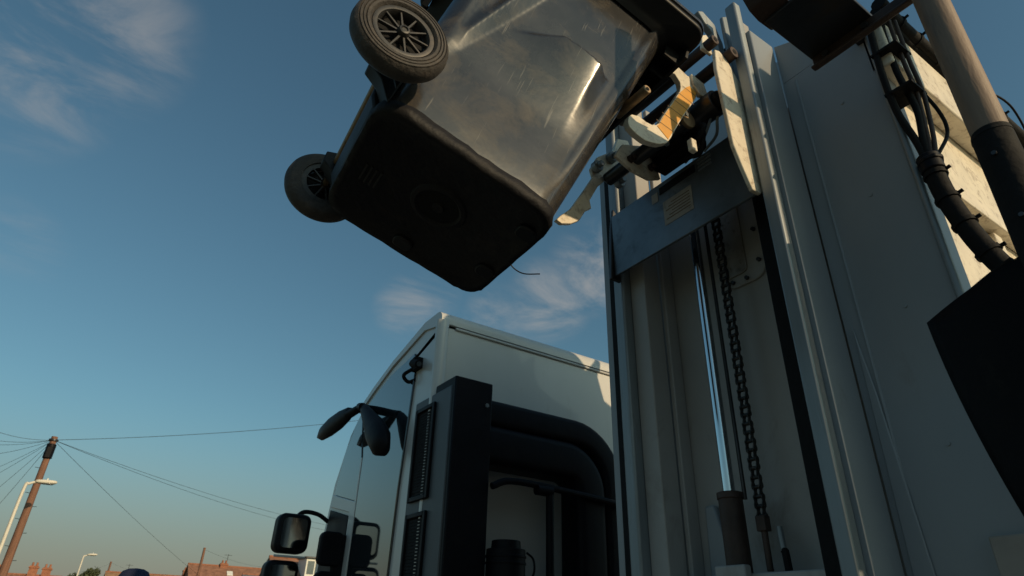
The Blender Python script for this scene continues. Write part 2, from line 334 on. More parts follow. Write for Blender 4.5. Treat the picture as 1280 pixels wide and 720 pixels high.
# axle, brackets, wheels
WX, WZ = -.036, .085
bm = NB(); cyl(bm, (WX, -.30, WZ), (WX, .30, WZ), .0095); obj('axle', bm, m_axle, binr)
bm = NB(); prism(bm, [(.012, -.006), (-.012, .004), (-.030, .035), (-.036, .075), (-.034, .115), (-.01, .16), (.012, .2)], 'Y', -.163, .163); obj('axle_housing', bm, m_bindark, binr, bev=.006)
for s in (-1, 1):
    bm = NB(); prism(bm, [(.01, .0), (-.03, .05), (-.068, .07), (-.072, .10), (-.05, .112), (-.01, .112), (.01, .16)], 'Y', s*.165, s*.205)
    prism(bm, [(.01, .02), (-.02, .06), (-.05, .075), (-.05, .10), (.01, .13)], 'Y', s*.225, s*.235)
    obj('axle_bracket', bm, m_bindark, binr, bev=.003)
def wheel(s):
    yo = s*.318; yi = s*.268; c0 = (WX, 0, WZ)
    wr = bpy.data.objects.new('wheel', None)
    bm = NB(); q = s*.0015
    prof = [(.066, yi), (.088, yi-s*.001), (.097, yi+s*.003), (.1035, yi+s*.012), (.106, (yi+yo)/2), (.1035, yo-s*.012), (.098, yo-s*.004),
            (.0955, yo-q), (.094, yo-q*2.4), (.0925, yo), (.0885, yo+q*.6), (.087, yo-q*1.2), (.0855, yo+q*.6), (.0815, yo+q), (.080, yo-q), (.0785, yo+q), (.073, yo+q), (.068, yo-s*.004), (.066, yo-s*.010), (.066, yi)]
    lathe(bm, prof, c0, n=72); tyre = obj('wheel', bm, m_rubber, binr)
    bm = NB()
    lathe(bm, [(.0665, yi+s*.004), (.0665, yo-s*.004), (.064, yo-s*.003), (.057, yo-s*.004), (.054, yo-s*.010), (.052, yi+s*.02), (.052, yi+s*.004), (.0665, yi+s*.004)], c0, n=64)
    for ys in (yo-s*.012, yi+s*.008):
        for i in range(10):
            t = 2*math.pi*(i+.3)/10; d = Vector((math.cos(t), 0, math.sin(t))); p = Vector((WX, ys, WZ)); tan = Vector((-math.sin(t), 0, math.cos(t)))
            vs = [p+d*.012+tan*.0022, p+d*.012-tan*.0022, p+d*.055-tan*.0015, p+d*.055+tan*.0015]; e = Vector((0, s*.004, 0))
            q0 = [bm.verts.new(v-e) for v in vs]; q1 = [bm.verts.new(v+e) for v in vs]
            for j in range(4): bm.faces.new((q0[j], q0[(j+1) % 4], q1[(j+1) % 4], q1[j]))
            bm.faces.new(q0); bm.faces.new(q1)
    obj('spoked_rim', bm, m_hub, tyre)
    bm = NB(); lathe(bm, [(.052, (yi+yo)/2), (.002, (yi+yo)/2)], c0, n=32); obj('web_disc', bm, m_blackm, tyre)
    bm = NB(); lathe(bm, [(.014, yi), (.014, yo-s*.006), (.011, yo+s*.001), (.0075, yo+s*.002), (.006, yo-s*.001), (.0006, yo-s*.001)], c0, n=28); obj('hub_cap', bm, m_hub, tyre)
wheel(-1); wheel(1)
bm = NB(); tube(bm, [(.45, .0, -.02), (.475, .0, -.03), (.50, -.01, -.034), (.53, -.035, -.028)], .0018, 6); tag(obj('rag_strand', bm, m_bindark), '', '')
o = bpy.data.objects['rag_strand']; del o['label'], o['category']; o.parent = binr

# ------------------------------------------------------------------ refuse truck
tr = thing('refuse_truck', 'large white refuse truck with black door mirrors and a bin lifting mast behind its cab', 'refuse truck', (2.6, 1.5, 0))
# --- cab
CX = 1.53
prof = [(3.08, .75), (3.08, 3.12)]+arcpts(3.15, 3.10, .07, 180, 100, 4)+[(3.3, 3.15), (3.75, 3.04), (4.05, 2.945), (4.22, 2.87), (4.40, 2.72), (4.58, 2.4), (4.70, 1.9), (4.76, 1.2), (4.76, .55), (4.35, .5), (4.15, .5), (3.6, .5), (3.4, .75)]
bm = NB(); prism(bm, prof, 'X', CX, 3.95); cab = obj('cab', bm, m_white, tr, bev=.05, seg=5)
# roof shell, slightly proud, with the bright rolled edge seen above the rear wall
top = [(3.066, 3.12), (3.066, 3.15)]+arcpts(3.125, 3.15, .058, 180, 95, 6)+[(3.3, 3.205), (3.75, 3.09), (4.05, 2.985), (4.24, 2.90), (4.26, 2.85), (4.05, 2.94), (3.75, 3.05), (3.3, 3.15), (3.1, 3.11)]
bm = NB(); prism(bm, top, 'X', CX-.012, 3.965); obj('roof', bm, m_white, cab, bev=.03, seg=5)
bm = NB(); tube(bm, [(1.62, 3.072, 3.105), (2.4, 3.072, 3.105), (3.2, 3.072, 3.105), (3.88, 3.072, 3.105)], .008, 8); obj('gutter', bm, m_white, cab)
bm = NB(); tube(bm, [(CX-.0, 3.075, .8), (CX-.0, 3.075, 1.9), (CX, 3.075, 2.6), (CX, 3.075, 3.13)], .04, 14); obj('corner_post', bm, m_white, cab)
def pane(name, pts, m, th=.01, x=CX-.004, par=cab, bev=.004):
    bm = NB(); prism(bm, pts, 'X', x-th, x+.004); return obj(name, bm, m, par, bev=bev)
pane('side_window', [(3.37, 2.94), (3.405, 3.03), (3.75, 2.985), (4.05, 2.89), (4.16, 2.84), (4.06, 2.5), (4.06, 1.55), (3.46, 1.55), (3.44, 2.2)], m_glass)
pane('quarter_window', [(4.085, 2.50), (4.18, 2.82), (4.26, 2.79), (4.42, 2.60), (4.52, 2.32), (4.09, 2.22)], m_glass)
pane('door_window', [(4.18, 2.14), (4.55, 2.22), (4.62, 1.9), (4.66, 1.45), (4.18, 1.45)], m_black)
for nm, pts in (('door_trim', [(4.065, 2.50), (4.085, 2.50), (4.09, 2.22), (4.53, 2.32), (4.545, 2.24), (4.16, 2.16), (4.16, 1.45), (4.065, 1.45)]),):
    pane(nm, pts, m_white, th=.014)
bm = NB(); box(bm, (CX+.25, 4.66, 1.0), (3.75, 4.735, 1.3)); box(bm, (CX+.2, 4.62, 1.45), (3.75, 4.70, 2.2)); obj('windscreen', bm, m_glass, cab, bev=.02)
# side camera by the roof
bm = NB(); cyl(bm, (CX-.05, 3.33, 2.93), (CX-.05, 3.25, 2.90), .026, .024); cyl(bm, (CX-.035, 3.38, 2.94), (CX-.035, 3.32, 2.955), .022); box(bm, (CX-.03, 3.30, 2.90), (CX+.01, 3.40, 2.97)); tube(bm, [(CX-.02, 3.38, 2.92), (CX-.06, 3.43, 2.88), (CX-.03, 3.42, 2.84), (CX, 3.38, 2.85)], .012, 8)
obj('side_camera', bm, m_blackm, cab, bev=.004)
bm = NB(); cyl(bm, (CX-.05, 3.249, 2.90), (CX-.05, 3.243, 2.898), .016); obj('camera_lens', bm, m_glass, bpy.data.objects['side_camera'])
# --- mirrors
def blob(name, m, centre, size, rotz=0, rotx=0, roty=0, par=tr, p=2.6, sub=3):
    bm = NB(); bmesh.ops.create_cube(bm, size=2); bmesh.ops.subdivide_edges(bm, edges=bm.edges[:], cuts=7, use_grid_fill=True)
    mt = Matrix.Translation(centre) @ Matrix.Rotation(rotz, 4, 'Z') @ Matrix.Rotation(roty, 4, 'Y') @ Matrix.Rotation(rotx, 4, 'X')
    for v in bm.verts:
        c_ = v.co; L_ = (abs(c_.x)**p+abs(c_.y)**p+abs(c_.z)**p)**(1/p); c_ = c_/L_
        v.co = mt @ Vector((c_.x*size[0], c_.y*size[1], c_.z*size[2]))
    return obj(name, bm, m, par, smooth=True)
# overhead kerb mirrors on a forked arm above the front side window
bm = NB(); tube(bm, [(1.53, 4.10, 2.84), (1.46, 4.05, 2.83), (1.40, 3.93, 2.79), (1.385, 3.84, 2.765)], (.03, .026), 12); tube(bm, [(1.40, 3.90, 2.785), (1.385, 3.96, 2.77), (1.37, 4.05, 2.76)], (.024, .03), 12)
arm = obj('mirror_arm', bm, m_black, cab)
# --- filled in by mirror_shell below
def shell(name, pts, rad, par, sq=.55):
    """drop-shaped mirror housing swept along pts with the radii in rad"""
    bm = NB(); P = [Vector(p) for p in pts]; rings = []
    for i, p in enumerate(P):
        d = (P[min(i+1, len(P)-1)]-P[max(i-1, 0)]).normalized(); a_ = Vector((1, 0, 0)); a_ = (a_-d*a_.dot(d)).normalized(); b_ = d.cross(a_)
        rings.append([bm.verts.new(p+(a_*math.cos(2*math.pi*j/16)*rad[i]*sq+b_*math.sin(2*math.pi*j/16)*rad[i])) for j in range(16)])
    for i in range(len(rings)-1):
        for j in range(16): bm.faces.new((rings[i][j], rings[i][(j+1) % 16], rings[i+1][(j+1) % 16], rings[i+1][j]))
    bm.faces.new(rings[0][::-1]); bm.faces.new(rings[-1]); return obj(name, bm, m_black, par, smooth=True)
shell('kerb_mirror', [(1.375, 3.98, 2.77), (1.37, 4.06, 2.765), (1.365, 4.20, 2.755), (1.36, 4.35, 2.745), (1.36, 4.52, 2.735), (1.36, 4.63, 2.73)], [.02, .05, .068, .07, .055, .010], arm, .6)
shell('near_mirror', [(1.385, 3.86, 2.77), (1.39, 3.80, 2.73), (1.395, 3.70, 2.64), (1.40, 3.59, 2.545), (1.40, 3.49, 2.465), (1.40, 3.40, 2.40)], [.02, .042, .065, .092, .09, .04], arm, .6)
bm = NB(); tube(bm, [(1.53, 4.6, 2.15), (1.45, 4.6, 2.19), (1.34, 4.57, 2.19), (1.27, 4.53, 2.13)], .015, 10); cy = obj('mirror_bracket', bm, m_black, cab)
for nm, z0, z1, y0, gl in (('main_mirror', 1.915, 2.16, 4.45, 1), ('wide_angle_mirror', 1.58, 1.87, 4.45, 0)):
    bm = NB(); prism(bm, rrect(.22 if gl else .215, z1-z0, .05, cx=1.265 if gl else 1.235, cy=(z0+z1)/2), 'Y', y0, y0+.13); h = obj(nm, bm, m_black, cy, bev=.03, seg=4)
    bm = NB(); prism(bm, rrect(.16, (z1-z0)-.06, .03, cx=1.265 if gl else 1.235, cy=(z0+z1)/2), 'Y', y0-.003, y0+.004); obj('mirror_glass', bm, m_mirror, h)
bm = NB(); box(bm, (1.16, 4.44, 1.885), (1.36, 4.455, 1.899)); obj('mirror_trim', bm, m_white, cy, bev=.003)
bm = NB(); prism(bm, rrect(.15, .20, .04, cx=1.42, cy=1.93), 'Y', 4.12, 4.18); prism(bm, rrect(.15, .2, .04, cx=1.42, cy=1.70), 'Y', 4.12, 4.18); box(bm, (1.44, 4.14, 1.65), (1.54, 4.17, 2.02)); obj('door_mirror', bm, m_black, cab, bev=.012, seg=3)

# --- air intake tower and ducts behind the cab
bm = NB(); box(bm, (1.50, 2.80, 1.0), (1.735, 3.03, 2.70)); ai = obj('air_intake', bm, m_black, tr, bev=.008)
bm = NB(); box(bm, (1.495, 2.83, 1.6), (1.53, 3.26, 2.655)); g_ = obj('grille_panel', bm, mat('grey_plastic', (.07, .08, .09), .5), ai, bev=.008)
bm = NB()
for zz0, zz1 in ((2.09, 2.60), (1.62, 2.03)):
    y0, y1 = 2.99, 3.22
    for lo, hi in (((1.478, y0, zz0), (1.494, y0+.025, zz1)), ((1.478, y1-.025, zz0), (1.494, y1, zz1)), ((1.478, y0+.026, zz0), (1.494, y1-.026, zz0+.025)), ((1.478, y0+.026, zz1-.025), (1.494, y1-.026, zz1))): box(bm, lo, hi)
obj('grille_frame', bm, m_black, ai, bev=.004)
for zz0, zz1 in ((2.12, 2.57), (1.65, 2.0)):
    bm = NB(); z = zz0; box(bm, (1.4925, 2.994, zz0-.01), (1.4945, 3.216, zz1+.01))
    while z < zz1-.01:
        box(bm, (1.4895, 2.996, z), (1.4935, 3.214, z+.012)); z += .016
    obj('grille', bm, m_blackm, ai)
bm = NB(); cyl(bm, (1.70, 2.803, 2.57), (1.70, 2.794, 2.57), .012, n=6); obj('bolt', bm, m_rail, ai)
def duct(bm, path, w, d):
    P = [Vector(p) for p in path]; rings = []
    for i, p in enumerate(P):
        t = (P[min(i+1, len(P)-1)]-P[max(i-1, 0)]).normalized(); nrm = Vector((0, 1, 0)); s_ = t.cross(nrm).normalized()
        rings.append([bm.verts.new(p+s_*u+nrm*v) for u, v in rrect(w, d, min(w, d)*.24, 4)])
    n = len(rings[0])
    for i in range(len(rings)-1):
        for j in range(n): bm.faces.new((rings[i][j], rings[i][(j+1) % n], rings[i+1][(j+1) % n], rings[i+1][j]))
    bm.faces.new(rings[0][::-1]); bm.faces.new(rings[-1])
def elbow(x0, xr, zt, r, zb, y): return [(x0, y, zt), (xr-r-.3, y, zt), (xr-r, y, zt)]+[(xr-r+r*math.sin(R(q)), y, zt-r+r*math.cos(R(q))) for q in range(9, 91, 9)]+[(xr, y, zt-r-.2), (xr, y, zb)]
bm = NB(); duct(bm, elbow(1.73, 2.62, 2.548, .28, 1.0, 2.91), .145, .20); obj('air_duct', bm, m_black, ai)
bm = NB(); duct(bm, elbow(1.73, 2.44, 2.375, .17, 1.0, 2.90), .21, .20); obj('lower_duct', bm, m_black, ai)
bm = NB(); tube(bm, [(1.74, 2.78, 2.15), (1.85, 2.78, 2.19), (2.1, 2.78, 2.19), (2.5, 2.78, 2.17), (2.72, 2.78, 2.15)], .018, 10)
cyl(bm, (2.11, 2.78, 2.18), (2.11, 2.78, 1.0), .022); cyl(bm, (2.02, 2.78, 2.17), (2.12, 2.78, 2.17), .028)
obj('guard_frame', bm, m_black, tr)
bm = NB(); cyl(bm, (1.85, 2.80, 1.2), (1.85, 2.80, 1.86), .098, n=32); cyl(bm, (1.85, 2.80, 1.861), (1.85, 2.80, 1.90), .075, .072, n=32)
for z in (1.82, 1.79, 1.70): cyl(bm, (1.85, 2.80, z), (1.85, 2.80, z+.012), .102, n=32)
tube(bm, [(1.94, 2.75, 1.85), (1.975, 2.74, 1.82), (1.98, 2.74, 1.76), (1.95, 2.74, 1.72)], .006, 8)
obj('filter_canister', bm, m_black, tr, bev=.004)

# --- side compartment (pod) : kerb wall, rear wall, beams, roof, unseen shadow casters
def P2(name, m, lo, hi, par, bev=.004): bm = NB(); box(bm, lo, hi); return obj(name, bm, m, par, bev=bev)
pod = P2('compartment', m_podd, (1.70, .62, 1.0), (3.85, 1.58, 3.165), tr)
P2('corner_wall', m_pod, (1.60, .50, .9), (1.698, .785, 3.17), pod, bev=.003); bm = NB(); prism(bm, [(.52, 3.171), (.785, 3.171), (.785, 3.36), (.66, 3.30)], 'X', 1.603, 1.69); obj('top_gusset', bm, m_pod, pod, bev=.004)
bm = NB(); prism(bm, [(.71, 1.0), (.72, 1.62), (.742, 2.05), (.76, 2.25), (.775, 1.0)], 'X', 1.593, 1.599); obj('stiffener_fold', bm, m_pod, pod, bev=.01)
P2('corner_plate', m_pod, (1.471, .786, .9), (1.599, .812, 3.36), pod, bev=.004)
P2('rear_wall', m_cream, (1.699, .52, 1.0), (3.85, .618, 3.16), pod)
P2('upper_beam', m_cream, (1.60, .455, 2.985), (3.86, .519, 3.175), pod, bev=.006)
bm = NB(); prism(bm, [(.48, 2.60), (.519, 2.60), (.519, 2.70), (.49, 2.68)], 'X', 1.70, 3.84); obj('lower_ledge', bm, m_cream, pod, bev=.004)
for x in (2.05, 2.75):
    P2('wall_rib', m_cream, (x, .50, 1.0), (x+.05, .519, 2.59), pod)
bm = NB(); prism(bm, [(2.08, 3.166), (2.08, 3.60), (2.26, 4.02), (2.98, 3.96), (3.20, 3.74), (3.26, 3.76), (3.30, 3.86), (3.33, 3.85), (3.31, 3.72), (3.36, 3.56), (3.6, 3.45), (3.84, 3.4), (3.84, 3.166)], 'Y', .95, 1.56); obj('shadow_hood', bm, m_pod, pod, bev=.01)  # unseen hood, added and profiled to cast the shadow on the cab's rear wall
P2('patch_plate', mat('grey_brown_paint', (.30, .27, .24), .6, var=.2), (1.582, .46, 1.2), (1.598, .595, 1.70), pod)
P2('shadow_post', m_pod, (1.87, -.36, .9), (2.05, -.28, 3.64), tr, bev=.006)  # added out of view, only to shade the corner plate and rail
for zz in (2.95, 2.6, 2.25, 1.9):
    bm = NB(); cyl(bm, (1.603, .62, zz), (1.597, .62, zz), .005, n=10); obj('rivet', bm, m_pod, pod)
bm = NB(); tube(bm, [(1.600, .735, 1.0), (1.600, .735, 2.0), (1.600, .738, 3.15)], .004, 8); obj('weld_seam', bm, m_pod, pod)
# --- guide mast
P2('mast_back', m_podd, (1.655, .87, .9), (1.698, 1.42, 3.16), pod)
def bar(name, m, x0, x1, y0, y1, z0=.9, z1=3.55, par=pod, bev=.004): return P2(name, m, (x0, y0, z0), (x1, y1, z1), par, bev)
bar('side_flange', m_pod, 1.50, 1.62, 1.575, 1.615, z1=3.30)
bar('guide_channel', m_blackm, 1.488, 1.60, 1.5445, 1.5745, z1=3.28)
bar('guide_rail', m_rail, 1.48, 1.60, 1.495, 1.544, bev=.008)
bar('rail_web', m_podd, 1.52, 1.60, 1.42, 1.494)
bar('rail_web', m_podd, 1.60, 1.654, 1.40, 1.419)
bar('rail_web', m_podd, 1.575, 1.654, .941, .965, z1=3.15)
bar('guide_channel', m_blackm, 1.535, 1.60, .894, .940, z1=3.45)
rr_ = bar('guide_rail', m_rail, 1.435, 1.47, .80, .842, z1=3.50, bev=.006)
bm = NB(); box(bm, (1.4705, .818, .9), (1.53, .842, 3.45)); obj('rail_back', bm, m_podd, rr_, bev=.003)
bm = NB(); box(bm, (1.545, .915, 1.60), (1.654, 1.418, 1.655)); box(bm, (1.515, 1.15, 1.56), (1.544, 1.25, 1.675)); obj('cross_beam', bm, m_podd, pod, bev=.005)
bm = NB(); prism(bm, [(1.36, 1.0), (1.36, 1.70), (1.355, 1.86), (1.32, 1.86), (1.28, 1.72), (1.26, 1.62), (1.26, 1.0)], 'X', 1.63, 1.654); obj('gusset', bm, m_pod, pod, bev=.006)
# cylinder
bm = NB(); cyl(bm, (1.56, 1.20, .9), (1.56, 1.20, 1.86), .036, .034, n=28); cyl(bm, (1.56, 1.20, 1.85), (1.56, 1.20, 1.87), .037, n=28); cb = obj('lift_cylinder', bm, m_rusty, tr, bev=.003)
bm = NB(); cyl(bm, (1.56, 1.20, 1.87), (1.56, 1.20, 2.9), .0175, n=32); obj('piston_rod', bm, m_chrome, cb)
bm = NB(); tube(bm, [(1.585, 1.168, 1.85), (1.585, 1.168, 2.2), (1.585, 1.168, 2.9)], .006, 8); obj('grease_pipe', bm, m_dsteel, cb)
# chain: roller chain with alternate link plates
bm = NB(); z = 1.80; i = 0; cxn, cyn = 1.585, 1.122
while z < 2.95:
    off = .0115 if i % 2 else .0075
    for s in (-1, 1):
        poly = [(cxn+px, z+.014+pz) for px, pz in ((.0, .019), (.0075, .015), (.0085, .009), (.0055, .0), (.0085, -.009), (.0075, -.015), (0, -.019), (-.0075, -.015), (-.0085, -.009), (-.0055, 0), (-.0085, .009), (-.0075, .015))]
        prism(bm, poly, 'Y', cyn+s*off, cyn+s*(off+.003))
    cyl(bm, (cxn, cyn-.016, z), (cxn, cyn+.016, z), .006, n=10); z += .026; i += 1
obj('lift_chain', bm, m_greasy, tr)
bm = NB(); cyl(bm, (1.585, 1.122, 1.66), (1.585, 1.122, 1.79), .009, n=12); box(bm, (1.572, 1.107, 1.76), (1.598, 1.137, 1.80)); obj('chain_anchor', bm, m_rusty, tr, bev=.002)
bm = NB(); tube(bm, [(1.60, 1.075, 1.0), (1.60, 1.075, 1.5), (1.60, 1.078, 1.69), (1.60, 1.082, 1.71)], .010, 10); h_ = obj('hydraulic_pipe', bm, m_blackm, tr)
bm = NB(); cyl(bm, (1.60, 1.082, 1.71), (1.60, 1.085, 1.77), .0085); obj('pipe_ferrule', bm, m_rail, h_)
# access hatch
bm = NB(); prism(bm, rrect(.17, .52, .05, cx=1.085, cy=2.80), 'X', 1.645, 1.6548); ht = obj('access_hatch', bm, m_podd, pod, bev=.003)
bm = NB(); prism(bm, rrect(.105, .48, .02, cx=1.12, cy=2.82), 'X', 1.638, 1.6445); obj('inner_plate', bm, mat('galvanised_plate', (.33, .31, .28), .45, .5, var=.25, scale=7, dirt=(.06, .04, .03), dirt_amt=.4, dscale=40), ht, bev=.002)
for y, z in ((1.02, 2.60), (1.02, 2.72), (1.02, 2.85), (1.075, 2.555), (1.13, 2.56)):
    bm = NB(); cyl(bm, (1.644, y, z), (1.634, y, z), .0075, n=6); obj('bolt', bm, m_dsteel, ht)

# --- lift carriage
ca = P2('lift_carriage', m_plate, (1.442, .866, 2.685), (1.452, 1.492, 2.955), tr, bev=.001)
# cheek plate on the camera side (cream) and the far one
bm = NB(); prism(bm, [(1.345, 3.235), (1.37, 3.245), (1.405, 3.22), (1.452, 3.146), (1.468, 3.078), (1.466, 2.884), (1.462, 2.70), (1.445, 2.675), (1.405, 2.674), (1.375, 2.75), (1.35, 2.822), (1.335, 3.136)], 'Y', .850, .864); ck = obj('cheek_plate', bm, m_cream, ca, bev=.003)
bm = NB(); prism(bm, [(1.425, 2.67), (1.475, 2.67), (1.475, 2.98), (1.455, 3.0), (1.44, 2.9)], 'Y', 1.493, 1.507); obj('far_cheek_plate', bm, m_dsteel, ca, bev=.003)
bm = NB(); box(bm, (1.453, .88, 2.70), (1.473, 1.48, 2.74)); obj('carriage_back', bm, m_dsteel, ca, bev=.003)
# label and its lines
lb = P2('rating_label', m_label, (1.4405, 1.095, 2.765), (1.4415, 1.225, 2.865), ca, bev=0)
bm = NB()
for i in range(6): box(bm, (1.4398, 1.105, 2.785+i*.012), (1.4404, 1.105+.11*(1-.25*((i*7) % 3)/2), 2.788+i*.012))
obj('label_line', bm, m_mark, lb)
lb2 = P2('small_label', m_label, (1.4405, 1.245, 2.885), (1.4415, 1.275, 2.925), ca, bev=0)
bm = NB(); box(bm, (1.4395, 1.07, 2.905), (1.4415, 1.235, 2.935)); obj('slot', bm, m_blackm, ca)
bm = NB()
for i in range(4): box(bm, (1.4375, 1.00, 2.895+i*.014), (1.4415, 1.055, 2.901+i*.014))
obj('louvre', bm, m_rail, ca)

# hook arms (near Y .94, far Y 1.37) cut from plate
hook = [(0.997, 2.792), (1.003, 2.81), (1.015, 2.825), (1.045, 2.834), (1.071, 2.828), (1.095, 2.829), (1.114, 2.838), (1.13, 2.855), (1.144, 2.883), (1.249, 3.059), (1.257, 3.085), (1.256, 3.107), (1.236, 3.13), (1.206, 3.123), (1.205, 3.147), (1.231, 3.196), (1.247, 3.203), (1.251, 3.179), (1.303, 3.162), (1.34, 3.19), (1.36, 3.16), (1.343, 3.124), (1.327, 3.073), (1.227, 2.913), (1.175, 2.82), (1.155, 2.79), (1.123, 2.768), (1.095, 2.758), (1.06, 2.750), (1.024, 2.757), (1.0, 2.77)]
bm = NB(); prism(bm, hook, 'Y', .940, .960); hk = obj('hook_arm', bm, m_cream, ca, bev=.002)
stick = [(1.117, 2.836), (1.130, 2.851), (1.147, 2.885), (1.252, 3.058), (1.281, 3.095), (1.301, 3.113), (1.322, 3.105), (1.337, 3.112), (1.321, 3.072), (1.222, 2.913), (1.160, 2.805)]
bm = NB(); prism(bm, stick, 'Y', .9385, .9395); sk = obj('warning_sticker', bm, m_yellow, hk)
for i in range(6):
    t = (i+.6)/6.2; p = Vector((1.135, 0, 2.825)); q = Vector((1.318, 0, 3.11)); c_ = p.lerp(q, t); bm = NB()
    vs = [bm.verts.new((c_.x-.036, .9380, c_.z+.006)), bm.verts.new((c_.x+.040, .9380, c_.z-.006)), bm.verts.new((c_.x+.040, .9380, c_.z-.003)), bm.verts.new((c_.x-.036, .9380, c_.z+.009))]; bm.faces.new(vs)
    obj('sticker_line', bm, m_mark, sk)
bm = NB(); box(bm, (1.245, .920, 2.80), (1.268, .939, 2.845)); obj('clip_block', bm, m_cream, hk, bev=.003)
# far arm: same plate
bm = NB(); fk = [(1.062, 2.712), (1.085, 2.705), (1.127, 2.722), (1.163, 2.75), (1.193, 2.804), (1.22, 2.825), (1.214, 2.858), (1.256, 2.938), (1.319, 3.016), (1.384, 3.075), (1.44, 3.111), (1.46, 3.20), (1.43, 3.25), (1.375, 3.232), (1.349, 3.157), (1.263, 3.082), (1.228, 3.011), (1.238, 2.978), (1.189, 2.89), (1.128, 2.786), (1.086, 2.741)]
prism(bm, fk, 'Y', 1.36, 1.376); fh = obj('hook_arm', bm, m_cream, ca, bev=.002)
for x, z in ((1.245, 3.017), (1.42, 3.125), (1.353, 2.994), (1.323, 3.10)):
    bm = NB(); cyl(bm, (x, 1.335, z), (x, 1.359, z), .022); cyl(bm, (x, 1.318, z), (x, 1.335, z), .013, n=6); obj('arm_bolt', bm, m_rail, fh, bev=.002)
# rods along the truck between the arms
def rod(name, m, x, z, y0, y1, r, par=ca, hole=False, bev=.002):
    bm = NB(); cyl(bm, (x, y0, z), (x, y1, z), r, n=28)
    o = obj(name, bm, m, par, bev=bev)
    if hole: bm = NB(); cyl(bm, (x, y0-.001, z), (x, y0+.001, z), r*.45, n=16); obj('rod_hole', bm, m_blackm, o)
    return o
rod('roller', m_axle, 1.015, 2.868, .872, 1.0, .014, hole=True)
bm = NB(); box(bm, (1.212, .958, 3.135), (1.245, 1.36, 3.195)); obj('upper_bar', bm, m_dsteel, ca, bev=.006)
rod('pivot_pin', m_rusty, 1.335, 3.262, .835, 1.20, .019, hole=True)
rod('pivot_pin', m_rusty, 1.412, 3.242, .822, 1.25, .022, hole=True)
rod('pivot_boss', m_dsteel, 1.33, 3.262, 1.0, 1.30, .032)
bm = NB(); prism(bm, [(1.31, 3.24), (1.32, 3.31), (1.345, 3.33), (1.365, 3.31), (1.36, 3.24)], 'Y', .872, .884); obj('pin_lug', bm, m_cream, ca, bev=.003)
rod('rotary_actuator', m_dsteel, 1.385, 3.06, .90, 1.20, .045)
rod('actuator_cap', m_blackm, 1.385, 3.06, .885, .90, .034)
bm = NB(); box(bm, (1.375, 1.02, 2.965), (1.44, 1.20, 3.05)); box(bm, (1.34, 1.05, 2.98), (1.375, 1.15, 3.03)); obj('valve_block', bm, m_blackm, ca, bev=.006)
bm = NB()
for i, (dx_, dz) in enumerate(((0, 0), (.02, -.015), (.035, .01))):
    tube(bm, [(1.36+dx_, .96+.03*i, 2.99+dz), (1.33+dx_, .93+.02*i, 2.94), (1.34+dx_, .98, 2.90+dz), (1.39, 1.02+.03*i, 2.93)], .009, 8)
obj('hydraulic_hose', bm, m_blackm, ca)
for y, z in ((1.03, 2.99), (1.06, 2.95), (.97, 3.0)):
    bm = NB(); cyl(bm, (1.30, y, z), (1.27, y-.01, z-.005), .012, n=6); cyl(bm, (1.27, y-.01, z-.005), (1.25, y-.015, z-.01), .008); obj('hose_fitting', bm, m_rail, ca)
def part(name, m, fn, bev=.002, par=ca):
    bm = NB(); fn(bm); return obj(name, bm, m, par, bev=bev)
part('link_plate', m_cream, lambda bm: prism(bm, [(1.20, 2.95), (1.24, 3.02), (1.33, 3.06), (1.40, 3.02), (1.42, 2.95), (1.36, 2.92), (1.28, 2.92)], 'Y', 1.205, 1.217))
for x, z in ((1.27, 2.965), (1.37, 2.975)):
    part('link_bolt', m_rusty, lambda bm: (cyl(bm, (x, 1.19, z), (x, 1.2045, z), .016, n=6), cyl(bm, (x, 1.178, z), (x, 1.19, z), .009)))
part('torsion_tube', m_dsteel, lambda bm: cyl(bm, (1.30, .975, 2.985), (1.30, 1.35, 2.985), .026))
part('torsion_bush', m_axle, lambda bm: cyl(bm, (1.30, .961, 2.985), (1.30, .974, 2.985), .034))
part('steel_pipe', m_rail, lambda bm: tube(bm, [(1.43, .90, 3.10), (1.40, .92, 3.02), (1.42, .95, 2.97), (1.44, 1.02, 2.96)], .005, 8), bev=0)
part('steel_pipe', m_rail, lambda bm: tube(bm, [(1.42, .93, 3.12), (1.385, .945, 3.0), (1.40, 1.0, 2.96), (1.435, 1.10, 2.962)], .005, 8), bev=0)
part('stop_bracket', m_cream, lambda bm: prism(bm, [(1.31, 3.17), (1.37, 3.16), (1.385, 3.10), (1.34, 3.09), (1.315, 3.12)], 'Y', .93, .945))
# tall dark guide horns above the carriage
bm = NB(); prism(bm, [(1.50, 3.20), (1.49, 3.42), (1.46, 3.50), (1.40, 3.53), (1.37, 3.51), (1.40, 3.47), (1.44, 3.44), (1.455, 3.38), (1.46, 3.20)], 'Y', .905, .93); prism(bm, [(1.47, 3.1), (1.47, 3.52), (1.52, 3.56), (1.53, 3.1)], 'Y', .875, .89); obj('guide_horn', bm, m_rail, ca, bev=.004)

